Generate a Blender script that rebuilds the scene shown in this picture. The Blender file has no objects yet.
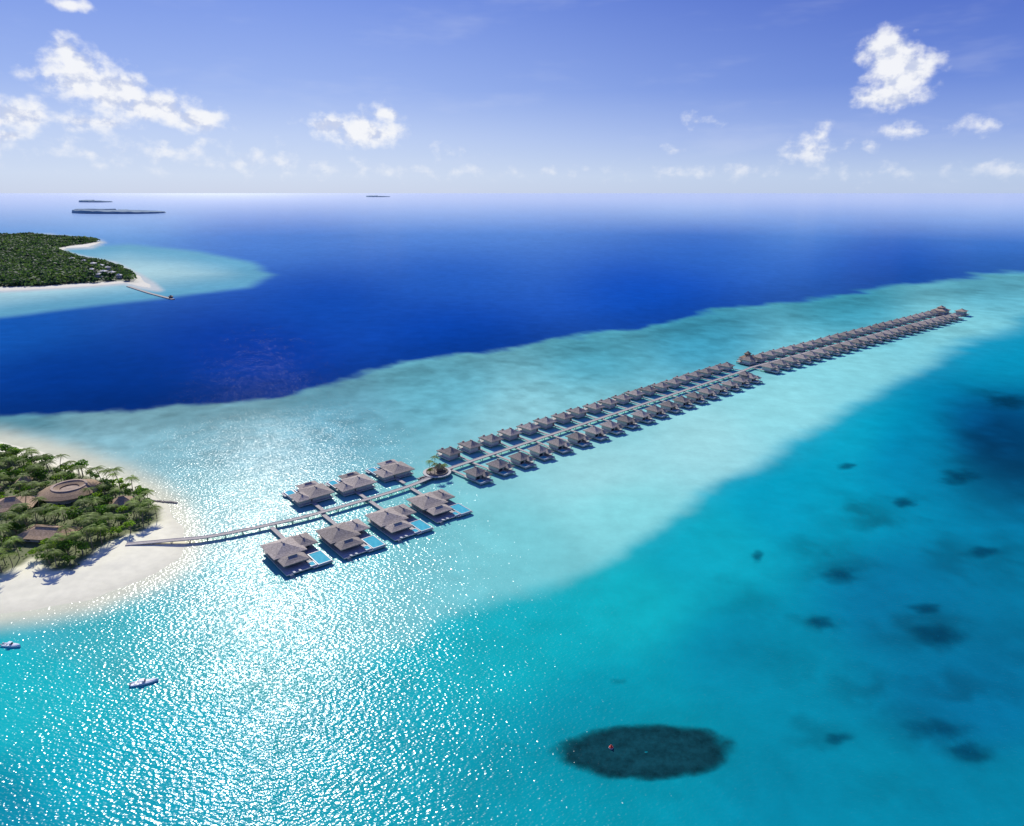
import bpy, math, random
import numpy as np
from mathutils import Vector
random.seed(7); rng = np.random.default_rng(7)
col = bpy.context.scene.collection
F=700.0; H=120.0; W0,H0=512.0,413.0
P=math.atan(220/700); S=math.sin(P); C=math.cos(P)
def at(px,py,z=0.0):
    xc=(px-W0)/F; yc=(py-H0)/F; den=S+yc*C; h=H-z
    return Vector((xc/den*h,(C-yc*S)/den*h,z))
def proj(x,y,z=0.0):
    dep=y*C+(H-z)*S; dn=(H-z)*C-y*S
    return W0+F*x/dep, H0+F*dn/dep
def lin(c): 
    c=np.array(c)/255.0
    return np.where(c<=.04045,c/12.92,((c+.055)/1.055)**2.4)

# ---------------------------------------------------------------- materials
def newmat(name):
    m=bpy.data.materials.new(name); m.use_nodes=True; nt=m.node_tree
    return m,nt,nt.nodes,nt.links,nt.nodes['Principled BSDF']
def simple(name,c1,c2,scale=2.0,rough=.8,bump=.0,stretch=(1,1,1),rand=0.0,detail=3,metal=0):
    m,nt,N,L,B=newmat(name)
    tc=N.new('ShaderNodeTexCoord'); mp=N.new('ShaderNodeMapping'); mp.inputs['Scale'].default_value=stretch
    L.new(tc.outputs['Object'],mp.inputs[0])
    n=N.new('ShaderNodeTexNoise'); n.inputs['Scale'].default_value=scale; n.inputs['Detail'].default_value=detail
    L.new(mp.outputs[0],n.inputs['Vector'])
    r=N.new('ShaderNodeValToRGB'); r.color_ramp.elements[0].position=.3; r.color_ramp.elements[1].position=.7
    r.color_ramp.elements[0].color=(*c1,1); r.color_ramp.elements[1].color=(*c2,1)
    L.new(n.outputs['Fac'],r.inputs[0]); out=r.outputs[0]
    if rand:
        oi=N.new('ShaderNodeObjectInfo'); mr=N.new('ShaderNodeMapRange')
        mr.inputs['To Min'].default_value=1-rand; mr.inputs['To Max'].default_value=1+rand
        L.new(oi.outputs['Random'],mr.inputs[0])
        vm=N.new('ShaderNodeVectorMath'); vm.operation='SCALE'; L.new(out,vm.inputs[0]); L.new(mr.outputs[0],vm.inputs['Scale']); out=vm.outputs[0]
    L.new(out,B.inputs['Base Color']); B.inputs['Roughness'].default_value=rough; B.inputs['Metallic'].default_value=metal
    if bump:
        b=N.new('ShaderNodeBump'); b.inputs['Strength'].default_value=bump; b.inputs['Distance'].default_value=.15
        L.new(n.outputs['Fac'],b.inputs['Height']); L.new(b.outputs[0],B.inputs['Normal'])
    return m
def foliage(name,c1,c2,scale=.9,rand=.3,attr=False):
    m=simple(name,c1,c2,scale,.65,0,(1,1,1),rand,2); nt=m.node_tree;N=nt.nodes;L=nt.links
    B=N['Principled BSDF']; tr=N.new('ShaderNodeBsdfTranslucent'); mx=N.new('ShaderNodeMixShader'); mx.inputs[0].default_value=.42
    src=B.inputs['Base Color'].links[0].from_socket
    vm=N.new('ShaderNodeVectorMath'); vm.operation='MULTIPLY'; vm.inputs[1].default_value=(1.6,1.65,.7); L.new(src,vm.inputs[0])
    L.new(vm.outputs[0],tr.inputs[0]); L.new(B.outputs[0],mx.inputs[1]); L.new(tr.outputs[0],mx.inputs[2])
    L.new(mx.outputs[0],N['Material Output'].inputs[0]); B.inputs['Specular IOR Level'].default_value=.2
    return m
M={}
M['thatch']=simple('thatch',(.22,.185,.15),(.45,.385,.315),1.6,.95,.5,(1,1,2.5),.28)
M['cap']=simple('ridge_thatch',(.34,.28,.22),(.48,.41,.34),2,.9,.3,(1,1,1),.15)
M['thatch_brown']=simple('brown_thatch',(.28,.18,.10),(.49,.34,.205),1.6,.95,.5,(1,1,2.5),.2)
M['thatch_tan']=simple('tan_thatch',(.34,.245,.17),(.52,.39,.28),1.2,.95,.5,(1,1,2.5),.1)
M['deck']=simple('weathered_deck',(.40,.375,.34),(.58,.55,.50),1.3,.8,.2,(1,6,1),.12)
M['jetty']=simple('jetty_planks',(.33,.285,.245),(.50,.45,.39),1.2,.85,.2,(2,2,1),0)
M['wood']=simple('dark_wood',(.16,.12,.09),(.25,.195,.15),3,.8,.2,(1,1,.3),.15)
M['post']=simple('stilt_timber',(.18,.17,.155),(.30,.28,.25),3,.85,0,(1,1,1),.1)
M['wall']=simple('cream_wall',(.46,.43,.39),(.58,.54,.49),1.5,.8,0,(1,1,1),.08)
M['glass']=simple('dark_glass',(.02,.03,.035),(.04,.055,.06),1,.08,0)
M['pooledge']=simple('pool_coping',(.40,.40,.39),(.52,.52,.50),2,.5,0)
M['poolwater']=simple('pool_water',(.06,.43,.50),(.11,.56,.60),.8,.06,.15)
M['white']=simple('white_gelcoat',(.76,.77,.78),(.86,.86,.86),1,.25,0)
M['greyboat']=simple('grey_vinyl',(.25,.27,.3),(.35,.37,.4),2,.6,0)
M['red']=simple('red_float',(.5,.04,.02),(.65,.06,.03),2,.4,0)
M['rock']=simple('groyne_rock',(.22,.19,.16),(.40,.36,.31),1,.9,.5)
M['bark']=simple('bark',(.14,.11,.08),(.25,.2,.15),3,.9,.2)
M['leaf']=foliage('broadleaf_leaves',(.028,.085,.014),(.12,.25,.033))
M['leaf2']=foliage('yellow_green_leaves',(.085,.17,.02),(.24,.37,.05))
M['palm']=foliage('palm_fronds',(.12,.19,.035),(.34,.43,.095))
M['under']=foliage('undergrowth_leaves',(.025,.07,.014),(.11,.20,.04),.12,0)
M['far']=foliage('forest_leaves',(.022,.06,.03),(.095,.155,.07),.02,0)
M['hazefar']=simple('haze_tinted_forest',(.11,.21,.28),(.14,.245,.32),.01,.95)  # air haze painted into the islet forest as a blue tint
M['hazesand']=simple('haze_tinted_sand',(.22,.32,.42),(.27,.36,.46),.01,.95)  # islet sand with the blue of the air haze painted in
M['awning']=simple('canvas_awning',(.6,.58,.52),(.7,.68,.62),2,.8,0)
M['houseroof']=simple('pale_house_roof',(.5,.48,.44),(.68,.65,.6),.3,.8,0,(1,1,1),.25)

# ---------------------------------------------------------------- mesh builder
class MB:
    def __init__(s): s.v=[]; s.f=[]
    def add(s,vs,fs):
        o=len(s.v); s.v+= [tuple(v) for v in vs]; s.f+=[tuple(i+o for i in f) for f in fs]; return s
    def box(s,cx,cy,cz,sx,sy,sz,rot=0):
        c,n=math.cos(rot),math.sin(rot); vs=[]
        for dz in (-.5,.5):
            for dx,dy in ((-.5,-.5),(.5,-.5),(.5,.5),(-.5,.5)):
                x,y=dx*sx,dy*sy; vs.append((cx+x*c-y*n,cy+x*n+y*c,cz+dz*sz))
        return s.add(vs,[(3,2,1,0),(4,5,6,7),(0,1,5,4),(1,2,6,5),(2,3,7,6),(3,0,4,7)])
    def rings(s,rings,cap0=True,cap1=True):
        n=len(rings[0]); vs=[p for r in rings for p in r]; fs=[]
        for k in range(len(rings)-1):
            for i in range(n):
                j=(i+1)%n; fs.append((k*n+i,k*n+j,(k+1)*n+j,(k+1)*n+i))
        if cap0: fs.append(tuple(reversed(range(n))))
        if cap1: fs.append(tuple((len(rings)-1)*n+i for i in range(n)))
        return s.add(vs,fs)
    def hip(s,cx,cy,z,a,b,h,th=.35):
        R=[]
        for q,(t,zz) in enumerate(((.04,-th),(0,-.08),(0.0,0),(.3,.24),(.62,.58),(1,1))):
            m=min(a,b)/2; hx=max(a/2-t*m,.06); hy=max(b/2-t*m,.06); zz=z+(zz if q<3 else zz*h)
            R.append([(cx-hx,cy-hy,zz),(cx+hx,cy-hy,zz),(cx+hx,cy+hy,zz),(cx-hx,cy+hy,zz)])
        return s.rings(R)
    def tube(s,p0,p1,r0,r1=None,n=6):
        r1=r0 if r1 is None else r1; p0=Vector(p0);p1=Vector(p1); d=(p1-p0).normalized()
        u=d.orthogonal().normalized(); w=d.cross(u)
        rg=[[tuple(p+(u*math.cos(2*math.pi*i/n)+w*math.sin(2*math.pi*i/n))*r) for i in range(n)] for p,r in ((p0,r0),(p1,r1))]
        return s.rings(rg)
    def lathe(s,prof,n=28,cx=0,cy=0,cap0=False,cap1=False):
        return s.rings([[(cx+r*math.cos(2*math.pi*i/n),cy+r*math.sin(2*math.pi*i/n),z) for i in range(n)] for r,z in prof],cap0,cap1)
    def build(s,name,mat,parent=None,smooth=False):
        me=bpy.data.meshes.new(name); me.from_pydata(s.v,[],s.f); me.materials.append(mat); me.update()
        if smooth: me.shade_smooth()
        o=bpy.data.objects.new(name,me); col.objects.link(o)
        if parent: o.parent=parent
        return o
def tag(o,label=None,cat=None,group=None,kind=None):
    if label:o['label']=label
    if cat:o['category']=cat
    if group:o['group']=group
    if kind:o['kind']=kind
    return o
def empty(name,loc=(0,0,0),rz=0,label=None,cat=None,group=None):
    o=bpy.data.objects.new(name,None); col.objects.link(o); o.location=loc; o.rotation_euler=(0,0,rz)
    o.empty_display_size=.5
    return tag(o,label,cat,group)
def copy_tree(o,parent=None):
    c=o.copy(); col.objects.link(c)
    if parent: c.parent=parent
    for ch in list(o.children): copy_tree(ch,c)
    return c

# ---------------------------------------------------------------- numpy noise
def vnoise(x,y,seed=0):
    xi=np.floor(x).astype(np.int64); yi=np.floor(y).astype(np.int64); fx=x-xi; fy=y-yi
    fx=fx*fx*(3-2*fx); fy=fy*fy*(3-2*fy)
    def h(a,b):
        n=(a*374761393+b*668265263+seed*1442695041)&0x7fffffff
        n=((n^(n>>13))*1274126177)&0x7fffffff
        return ((n^(n>>16))&0xffff)/65535.0
    return (h(xi,yi)*(1-fx)+h(xi+1,yi)*fx)*(1-fy)+(h(xi,yi+1)*(1-fx)+h(xi+1,yi+1)*fx)*fy
def fbm(x,y,seed=0,o=5):
    s=0;a=.5;t=0
    for k in range(o): s=s+a*vnoise(x*2**k,y*2**k,seed+k*17); t+=a; a*=.5
    return s/t-.5
def sstep(a,b,x):
    t=np.clip((x-a)/(b-a),0,1); return t*t*(3-2*t)
def sdist(X,Y,poly):
    poly=np.array(poly,float); n=len(poly); d=np.full(X.shape,1e18); ins=np.zeros(X.shape,bool)
    for i in range(n):
        x0,y0=poly[i]; x1,y1=poly[(i+1)%n]; ex,ey=x1-x0,y1-y0
        t=np.clip(((X-x0)*ex+(Y-y0)*ey)/(ex*ex+ey*ey+1e-12),0,1)
        d=np.minimum(d,(X-x0-t*ex)**2+(Y-y0-t*ey)**2)
        cnd=((y0>Y)!=(y1>Y)); 
        with np.errstate(divide='ignore',invalid='ignore'):
            xx=(x1-x0)*(Y-y0)/(y1-y0)+x0 if y1!=y0 else np.full(X.shape,-1e18)
        ins^=cnd&(X<xx)
    d=np.sqrt(d); return np.where(ins,d,-d)

# ---------------------------------------------------------------- the sea
NEAR_BEACH=[(-260,426),(0,442),(40,450),(85,464),(120,475),(148,489),(168,507),(182,526),(188,543),(180,558),(156,574),(122,588),(90,600),(40,610),(0,614),(-260,640)]
NEAR_TREES=[(-260,436),(0,454),(30,462),(70,472),(110,483),(142,494),(160,509),(161,522),(142,534),(114,543),(94,556),(74,575),(52,573),(32,562),(0,580),(-260,620)]
FAR_BEACH=[(-200,232),(0,236),(50,236),(100,242),(90,247),(66,248),(60,252),(85,258),(112,263),(135,274),(150,283),(158,290),(140,287),(125,283),(90,286),(40,289),(0,291),(-200,299)]
FAR_TREES=[(-200,233),(0,237),(50,237),(98,241.5),(75,246),(56,248),(58,253),(80,259),(108,265),(128,274),(136,283),(120,282),(80,284),(40,287),(0,288),(-200,296)]
FAR_LAGOON=[(-300,250),(60,246),(130,242),(200,250),(255,262),(283,275),(250,288),(180,298),(100,308),(0,320),(-300,345)]
deepP=[(0,230,(96,144,198)),(0,330,(24,88,168)),(60,375,(6,56,135)),(250,350,(4,56,148)),(150,395,(4,52,128)),(450,330,(6,66,160)),(330,300,(12,72,164)),(450,270,(30,88,178)),(450,235,(78,122,196)),(450,215,(118,148,208)),(450,200,(144,168,216)),(650,290,(4,76,176)),(700,240,(34,96,182)),(900,260,(8,80,172)),(1000,240,(30,100,182)),(800,210,(104,142,204)),(1000,205,(118,154,208)),(100,205,(134,164,210)),(700,197,(148,172,214)),(280,230,(82,124,196)),(1000,197,(142,168,214))]  # paler points towards the horizon hold painted haze and sheen
reefP=[(0,430,(104,166,168)),(100,450,(142,192,186)),(250,430,(132,184,180)),(320,408,(112,174,176)),(450,388,(108,184,184)),(600,362,(86,174,178)),(700,340,(68,164,176)),(850,308,(68,168,176)),(980,288,(100,186,188)),(600,470,(164,222,206)),(700,440,(168,227,211)),(520,420,(148,208,198)),(600,410,(138,207,198)),(850,370,(146,222,210)),(960,330,(146,222,210)),(400,560,(118,198,188)),(250,600,(96,182,174)),(520,550,(126,209,196)),(100,650,(50,180,174)),(30,640,(56,180,178)),(230,520,(146,197,184)),(620,510,(142,223,207)),(780,410,(155,226,212)),(250,690,(36,170,166))]
lagP=[(40,700,(22,188,182)),(100,780,(2,176,178)),(350,780,(0,166,168)),(500,650,(10,180,176)),(620,600,(14,180,176)),(600,720,(0,158,164)),(700,550,(12,174,178)),(750,650,(0,142,156)),(800,500,(2,162,176)),(850,440,(12,170,182)),(900,450,(0,138,164)),(1000,430,(0,92,138)),(1000,350,(10,154,176)),(900,600,(0,122,148)),(980,700,(0,120,148)),(850,780,(0,142,156)),(500,815,(0,158,162)),(1000,800,(0,134,150)),(0,825,(0,144,156)),(150,825,(0,164,170))]
def shep(px,py,pts,soft=1500):
    num=np.zeros(px.shape+(3,)); den=np.zeros(px.shape)
    for x,y,c in pts:
        w=1/((px-x)**2+((py-y)*1.5)**2+soft)**2; num+=w[...,None]*lin(c); den+=w
    return num/den[...,None]
UP=[(-300,420),(0,412),(100,409),(200,405),(260,396),(330,381),(400,363),(480,349),(560,339),(640,326),(700,313),(780,301),(860,289),(940,279),(1024,271),(1300,245)]
LO=[(-300,625),(0,640),(60,655),(120,680),(200,702),(290,702),(340,680),(400,648),(440,620),(500,596),(560,581),(620,549),(680,508),(740,472),(800,436),(850,406),(900,376),(960,346),(1024,320),(1300,280)]
def cv(x,pts): return np.interp(x,[p[0] for p in pts],[p[1] for p in pts])
az=np.concatenate([np.arange(-180,-43,6.0),np.linspace(-43,43,480),np.arange(49,180,6.0)])
pys=np.concatenate([np.arange(930,420,-2.0),np.arange(420,240,-1.2),np.arange(240,196,-2.0)])
rad=np.concatenate([[0.5,15,35,60,75],[at(512,p).y for p in pys],[38e3,50e3,80e3,150e3,400e3]])
A,R=np.meshgrid(np.radians(az),rad)
X=R*np.sin(A); Y=R*np.cos(A)
Ac=np.clip(A,-np.radians(46),np.radians(46)); Rc=np.maximum(R,78)
px,py=proj(Rc*np.sin(Ac),Rc*np.cos(Ac)); 
lr=np.log(Rc); n1=fbm(Ac*9,lr*9,1); n2=fbm(Ac*28,lr*28,5); n3=fbm(Ac*60,lr*60,9)
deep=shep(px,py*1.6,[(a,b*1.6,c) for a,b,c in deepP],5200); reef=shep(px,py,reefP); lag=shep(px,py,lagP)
dark=np.zeros(px.shape)
for x,y,a,b,k in [(1005,455,60,58,.6),(865,515,34,15,.45),(935,632,58,26,.42),(830,562,44,24,.36),(965,692,46,18,.38),(870,690,38,16,.3),(820,738,38,16,.25),(960,560,38,22,.35),(745,600,30,20,.2),(905,500,24,10,.3),(1010,400,30,10,.45),(650,752,115,42,.22),(370,683,30,8,.15),(1010,560,38,28,.35),(920,725,54,20,.3),(617,680,10,3,.3),(525,748,24,4,.2),(780,660,46,22,.15),(1000,640,44,34,.25),(900,790,60,18,.15),(840,576,24,10,.3),(822,624,22,10,.28),(968,752,30,12,.3)]:
    dark=np.maximum(dark,k*np.exp(-(((px+n2*70-x)/a)**2+((py+n2*42-y)/b)**2)))
lag=lag*(1-dark)[...,None]*(1+.12*n1+.08*n2)[...,None]
upm=1-sstep(45,110,py-cv(px,UP))
mot=(sstep(.0,.2,n2+.4*n1))*.17*upm
nearup=np.exp(-((py-cv(px,UP)-12)/12)**2)*.25
reef=reef*(1-mot)[...,None]*(1-nearup)[...,None]*(1+.1*n1+.08*n2+(.06+.34*upm)*n3)[...,None]
tU=sstep(-1.5,4,py+n1*14+n2*7-cv(px,UP))
ddk=1-.25*sstep(34,0,cv(px,UP)-py)*1.0
colr=deep*(1+.05*n1+.16*n3)[...,None]*ddk[...,None]*np.array([.7,1.04,.96])*(1-tU)[...,None]+reef*tU[...,None]
tL=sstep(-11,15,py+n1*22+n2*8-cv(px,LO)); tL=.84*tL+.16*sstep(-55,35,py+n1*22-cv(px,LO))
colr=colr*(1-tL)[...,None]+lag*tL[...,None]
d=sdist(px,py*3,[(a,b*3) for a,b in FAR_LAGOON])+n1*14
t=sstep(-4,14,d)[...,None]; inner=sstep(15,80,d)[...,None]
fl=lin((104,170,184))*(1-inner)+lin((176,214,204))*inner
colr=colr*(1-t)+fl*(1+.25*n1[...,None])*t
d=sdist(px,py*1.6,[(a,b*1.6) for a,b in NEAR_BEACH])+n1*10
t=(sstep(-46,-2,d)**1.6)[...,None]; colr=colr*(1-t)+lin((218,218,186))*t
d=sdist(px,py*3,[(a,b*3) for a,b in FAR_BEACH]); t=sstep(-9,-1,d)[...,None]; colr=colr*(1-t)+lin((200,206,196))*t
hz=(1-np.exp(-np.maximum(R-2200,0)/5200))[...,None]; colr=colr*(1-hz)+lin((196,211,236))*hz  # aerial haze painted into the sea colour, stronger with distance
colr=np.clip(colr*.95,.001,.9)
nr,na=X.shape; verts=np.stack([X,Y,np.zeros_like(X)],-1).reshape(-1,3)
idx=np.arange(nr*na).reshape(nr,na); nx=np.roll(idx,-1,axis=1)
faces=np.stack([idx[:-1],idx[1:],nx[1:],nx[:-1]],-1).reshape(-1,4)[:, ::-1]
def npmesh(name,verts,faces,mat,cols=None,extra=None,parent=None,smooth=True):
    me=bpy.data.meshes.new(name); k=faces.shape[1]
    me.vertices.add(len(verts)); me.vertices.foreach_set('co',verts.astype(np.float32).ravel())
    me.loops.add(faces.size); me.loops.foreach_set('vertex_index',faces.astype(np.int32).ravel())
    me.polygons.add(len(faces)); me.polygons.foreach_set('loop_start',np.arange(0,faces.size,k,dtype=np.int32))
    me.polygons.foreach_set('loop_total',np.full(len(faces),k,dtype=np.int32))
    me.update(calc_edges=True); me.validate()
    if cols is not None:
        a=me.color_attributes.new('col','FLOAT_COLOR','POINT')
        a.data.foreach_set('color',np.concatenate([cols,np.ones((len(cols),1))],1).astype(np.float32).ravel())
    for nme,arr in (extra or {}).items():
        a=me.attributes.new(nme,'FLOAT','POINT'); a.data.foreach_set('value',arr.astype(np.float32).ravel())
    me.materials.append(mat)
    if smooth: me.shade_smooth()
    o=bpy.data.objects.new(name,me); col.objects.link(o)
    if parent:o.parent=parent
    return o
def watermat(name,alpha=None):
    m,nt,N,L,B=newmat(name); N.remove(B)
    g=N.new('ShaderNodeNewGeometry'); at_=N.new('ShaderNodeAttribute'); at_.attribute_name='col'
    def noise(sc,det,rough=.55,stretch=None):
        n=N.new('ShaderNodeTexNoise'); n.inputs['Scale'].default_value=sc; n.inputs['Detail'].default_value=det; n.inputs['Roughness'].default_value=rough
        if stretch:
            mp=N.new('ShaderNodeMapping'); mp.inputs['Scale'].default_value=stretch; mp.inputs['Rotation'].default_value=(0,0,.5); L.new(g.outputs['Position'],mp.inputs[0]); L.new(mp.outputs[0],n.inputs['Vector'])
        else: L.new(g.outputs['Position'],n.inputs['Vector'])
        return n
    def mr(sock,a,b,c,d,sm=False):
        q=N.new('ShaderNodeMapRange'); q.inputs[1].default_value=a;q.inputs[2].default_value=b;q.inputs[3].default_value=c;q.inputs[4].default_value=d; L.new(sock,q.inputs[0])
        if sm: q.interpolation_type='SMOOTHSTEP'
        return q.outputs[0]
    def mth(op,a,b):
        q=N.new('ShaderNodeMath'); q.operation=op
        for i,v in enumerate((a,b)):
            if isinstance(v,(int,float)): q.inputs[i].default_value=v
            else: L.new(v,q.inputs[i])
        return q.outputs[0]
    na_=noise(.07,6,.7); a1=mr(na_.outputs[0],.3,.7,.9,1.09)
    if alpha=='rocky':
        na_.inputs['Scale'].default_value=.35; a1=mr(na_.outputs[0],.35,.65,.65,1.35)
    vm=N.new('ShaderNodeVectorMath'); vm.operation='SCALE'; L.new(at_.outputs['Color'],vm.inputs[0]); L.new(a1,vm.inputs['Scale'])
    w1=noise(.85,1.0,.5,(1,1.5,1)); w2=noise(.05,2,.5)
    cd=N.new('ShaderNodeVectorMath'); cd.operation='LENGTH'; L.new(g.outputs['Position'],cd.inputs[0])
    st=mr(cd.outputs['Value'],150,1200,1.0,.1)
    ms=mth('MULTIPLY',st,mr(w2.outputs[0],.35,.65,.85,1.1))
    bp=N.new('ShaderNodeBump'); bp.inputs['Distance'].default_value=.30; L.new(ms,bp.inputs['Strength']); L.new(w1.outputs[0],bp.inputs['Height'])
    # the body colour comes from light scattered below the surface, so the ripples do not shade it
    df=N.new('ShaderNodeBsdfDiffuse'); L.new(vm.outputs[0],df.inputs[0])
    gl=N.new('ShaderNodeBsdfGlossy'); gl.inputs['Color'].default_value=(1,1,1,1); L.new(bp.outputs[0],gl.inputs['Normal'])
    L.new(mr(cd.outputs['Value'],260,900,.18,.09),gl.inputs['Roughness'])
    fr=N.new('ShaderNodeFresnel'); fr.inputs['IOR'].default_value=1.33
    k=.3 if alpha else 1.0
    fac=mth('ADD',mth('MULTIPLY',mth('POWER',fr.outputs[0],5.0),.4),mr(cd.outputs['Value'],225,420,.0235*k,.0008*k))
    mx=N.new('ShaderNodeMixShader'); L.new(fac,mx.inputs[0]); L.new(df.outputs[0],mx.inputs[1]); L.new(gl.outputs[0],mx.inputs[2])
    o=N['Material Output']
    if alpha:
        aa=N.new('ShaderNodeAttribute'); aa.attribute_name='fade'
        rk=alpha=='rocky'
        nn=noise(.22 if rk else .13,3,.55); q=mr(nn.outputs[0],.3,.7,-.14 if rk else -.26,.14 if rk else .26)
        ad=mth('ADD',aa.outputs['Fac'],q)
        sh=mr(ad,.05,.8 if rk else 1.25,0,.93 if rk else .52,True)
        mm=mth('MULTIPLY',sh,mr(aa.outputs['Fac'],0,.3 if rk else .6,0,1,True))
        tp=N.new('ShaderNodeBsdfTransparent'); m2=N.new('ShaderNodeMixShader'); L.new(mm,m2.inputs[0]); L.new(tp.outputs[0],m2.inputs[1]); L.new(mx.outputs[0],m2.inputs[2]); L.new(m2.outputs[0],o.inputs[0])
    else: L.new(mx.outputs[0],o.inputs[0])
    return m
SEA=watermat('sea_water')
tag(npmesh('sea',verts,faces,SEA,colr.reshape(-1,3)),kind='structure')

# ---------------------------------------------------------------- reefs under the surface
RM=watermat('coral_under_water','rocky'); RS=watermat('dim_coral_under_water','soft')
def reefpatch(px_,py_,a,b,c,label,seed,mat,fw,wob=1.0,group=None):
    cc=at(px_,py_); n=64; rs=[0.02,.2,.35,.5,.62,.74,.84,.92,1.0,1.08]; V=[];fd=[];cl=[]
    r0=random.Random(seed); ph=[r0.uniform(0,6.28) for _ in range(6)]
    for k,r in enumerate(rs):
        for i in range(n):
            t=2*math.pi*i/n; w=1+wob*(.05*math.sin(2*t+ph[0])+.04*math.sin(3*t+ph[1])+.03*math.sin(5*t+ph[2]))
            q=at(px_+a*r*w*math.cos(t),py_-b*r*w*math.sin(t)); V.append((q.x-cc.x,q.y-cc.y,0)); fd.append(max(0,min(1,(1.08-r)/fw)))
            cl.append([c[q]*(1-(.2*math.exp(-((r-.78)/.18)**2) if mat is RM else 0)) for q in range(3)])
    Fc=[]
    for k in range(len(rs)-1):
        for i in range(n): j=(i+1)%n; Fc.append((k*n+i,(k+1)*n+i,(k+1)*n+j,k*n+j))
    o=npmesh('coral_reef',np.array(V),np.array(Fc),mat,np.array(cl),{'fade':np.array(fd)})
    o.location=(cc.x,cc.y,.04)
    return tag(o,label,'coral reef',group)
reefpatch(646,752,91,30,(.006,.056,.066),'large dark oval coral reef under the turquoise water at the bottom of the view',1,RM,.45,.6)
SP=[(840,575,30,12,'small dark coral patch, double smudge right of centre in the lagoon'),(821,622,20,11,'small dark coral patch just below the double smudge'),
(846,466,14,5,'tiny dark coral patch nearest the row of far villas'),(757,557,9,9,'tiny upright dark coral spot left of the other lagoon patches'),
(1008,402,32,10,'dark coral patch at the right edge below the jetty end'),(925,608,22,9,'small dark coral patch above the broad dim reef at right'),
(938,636,44,18,'dark coral streak in the middle of the broad dim reef at right'),(970,752,34,14,'dark coral patch in the lower right corner of the lagoon'),
(984,552,28,9,'dark coral patch by the right edge at mid height'),(905,503,18,7,'faint coral patch right of the round dim reef'),
(935,730,48,16,'faint coral patch left of the lower right corner patch'),(838,738,20,9,'faint small coral patch right of the large oval reef'),(960,477,30,12,'dim coral patch at right beneath the darkest lagoon water')]
for i,(a,b,c,d_,l) in enumerate(SP): reefpatch(a,b,c,d_,(.001,.05,.10),l,20+i,RS,.98,1.9)

# ---------------------------------------------------------------- islands
def wpoly(pp): return [tuple(at(a,b).xy) for a,b in pp]
def islandmat(name):
    m,nt,N,L,B=newmat(name); a=N.new('ShaderNodeAttribute'); a.attribute_name='col'
    g=N.new('ShaderNodeNewGeometry'); n=N.new('ShaderNodeTexNoise'); n.inputs['Scale'].default_value=.3; n.inputs['Detail'].default_value=6; L.new(g.outputs['Position'],n.inputs['Vector'])
    q=N.new('ShaderNodeMapRange'); q.inputs[1].default_value=.3;q.inputs[2].default_value=.7;q.inputs[3].default_value=.92;q.inputs[4].default_value=1.05; L.new(n.outputs[0],q.inputs[0])
    vm=N.new('ShaderNodeVectorMath'); vm.operation='SCALE'; L.new(a.outputs['Color'],vm.inputs[0]); L.new(q.outputs[0],vm.inputs['Scale']); L.new(vm.outputs[0],B.inputs['Base Color']); B.inputs['Roughness'].default_value=.9
    b=N.new('ShaderNodeBump'); b.inputs['Strength'].default_value=.2; b.inputs['Distance'].default_value=.3; L.new(n.outputs[0],b.inputs['Height']); L.new(b.outputs[0],B.inputs['Normal'])
    return m
IM=islandmat('island_ground')
def island(name,beach,trees,step,slope,zmax,sand,soil,xl):
    bw=np.array(wpoly(beach)); tw=wpoly(trees)
    x0=max(bw[:,0].min()-step*3,xl); x1=bw[:,0].max()+step*4; y0=bw[:,1].min()-step*4; y1=bw[:,1].max()+step*4
    gx=np.arange(x0,x1,step); gy=np.arange(y0,y1,step); GX,GY=np.meshgrid(gx,gy)
    d=sdist(GX,GY,bw)+fbm(GX/(step*9),GY/(step*9),3)*step*2.5
    z=np.clip(d*slope,-1.2,zmax)+.25*fbm(GX/6,GY/6,4)*np.clip(d*slope,0,1)-.02
    dt=sdist(GX,GY,tw)+fbm(GX/(step*3),GY/(step*3),8)*step*3
    t=sstep(-step,step*1.5,dt)[...,None]
    wet=sstep(.05,.5,z)[...,None]
    c=(np.array(sand)*(.88+.12*wet))*(1-t)+np.array(soil)*t
    ny,nx_=GX.shape; ii=np.arange(ny*nx_).reshape(ny,nx_)
    f=np.stack([ii[:-1,:-1],ii[:-1,1:],ii[1:,1:],ii[1:,:-1]],-1).reshape(-1,4)
    keep=(z.ravel()[f].max(1)>-.6); f=f[keep]
    return tag(npmesh(name,np.stack([GX,GY,z],-1).reshape(-1,3),f,IM,c.reshape(-1,3)),kind='structure')
island('sand_island',NEAR_BEACH,NEAR_TREES,1.2,.07,1.3,(.88,.83,.59),(.14,.16,.055),-330)
island('wooded_island_ground',FAR_BEACH,FAR_TREES,7,.03,2.0,(.70,.66,.51),(.06,.085,.035),-2600)

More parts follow.
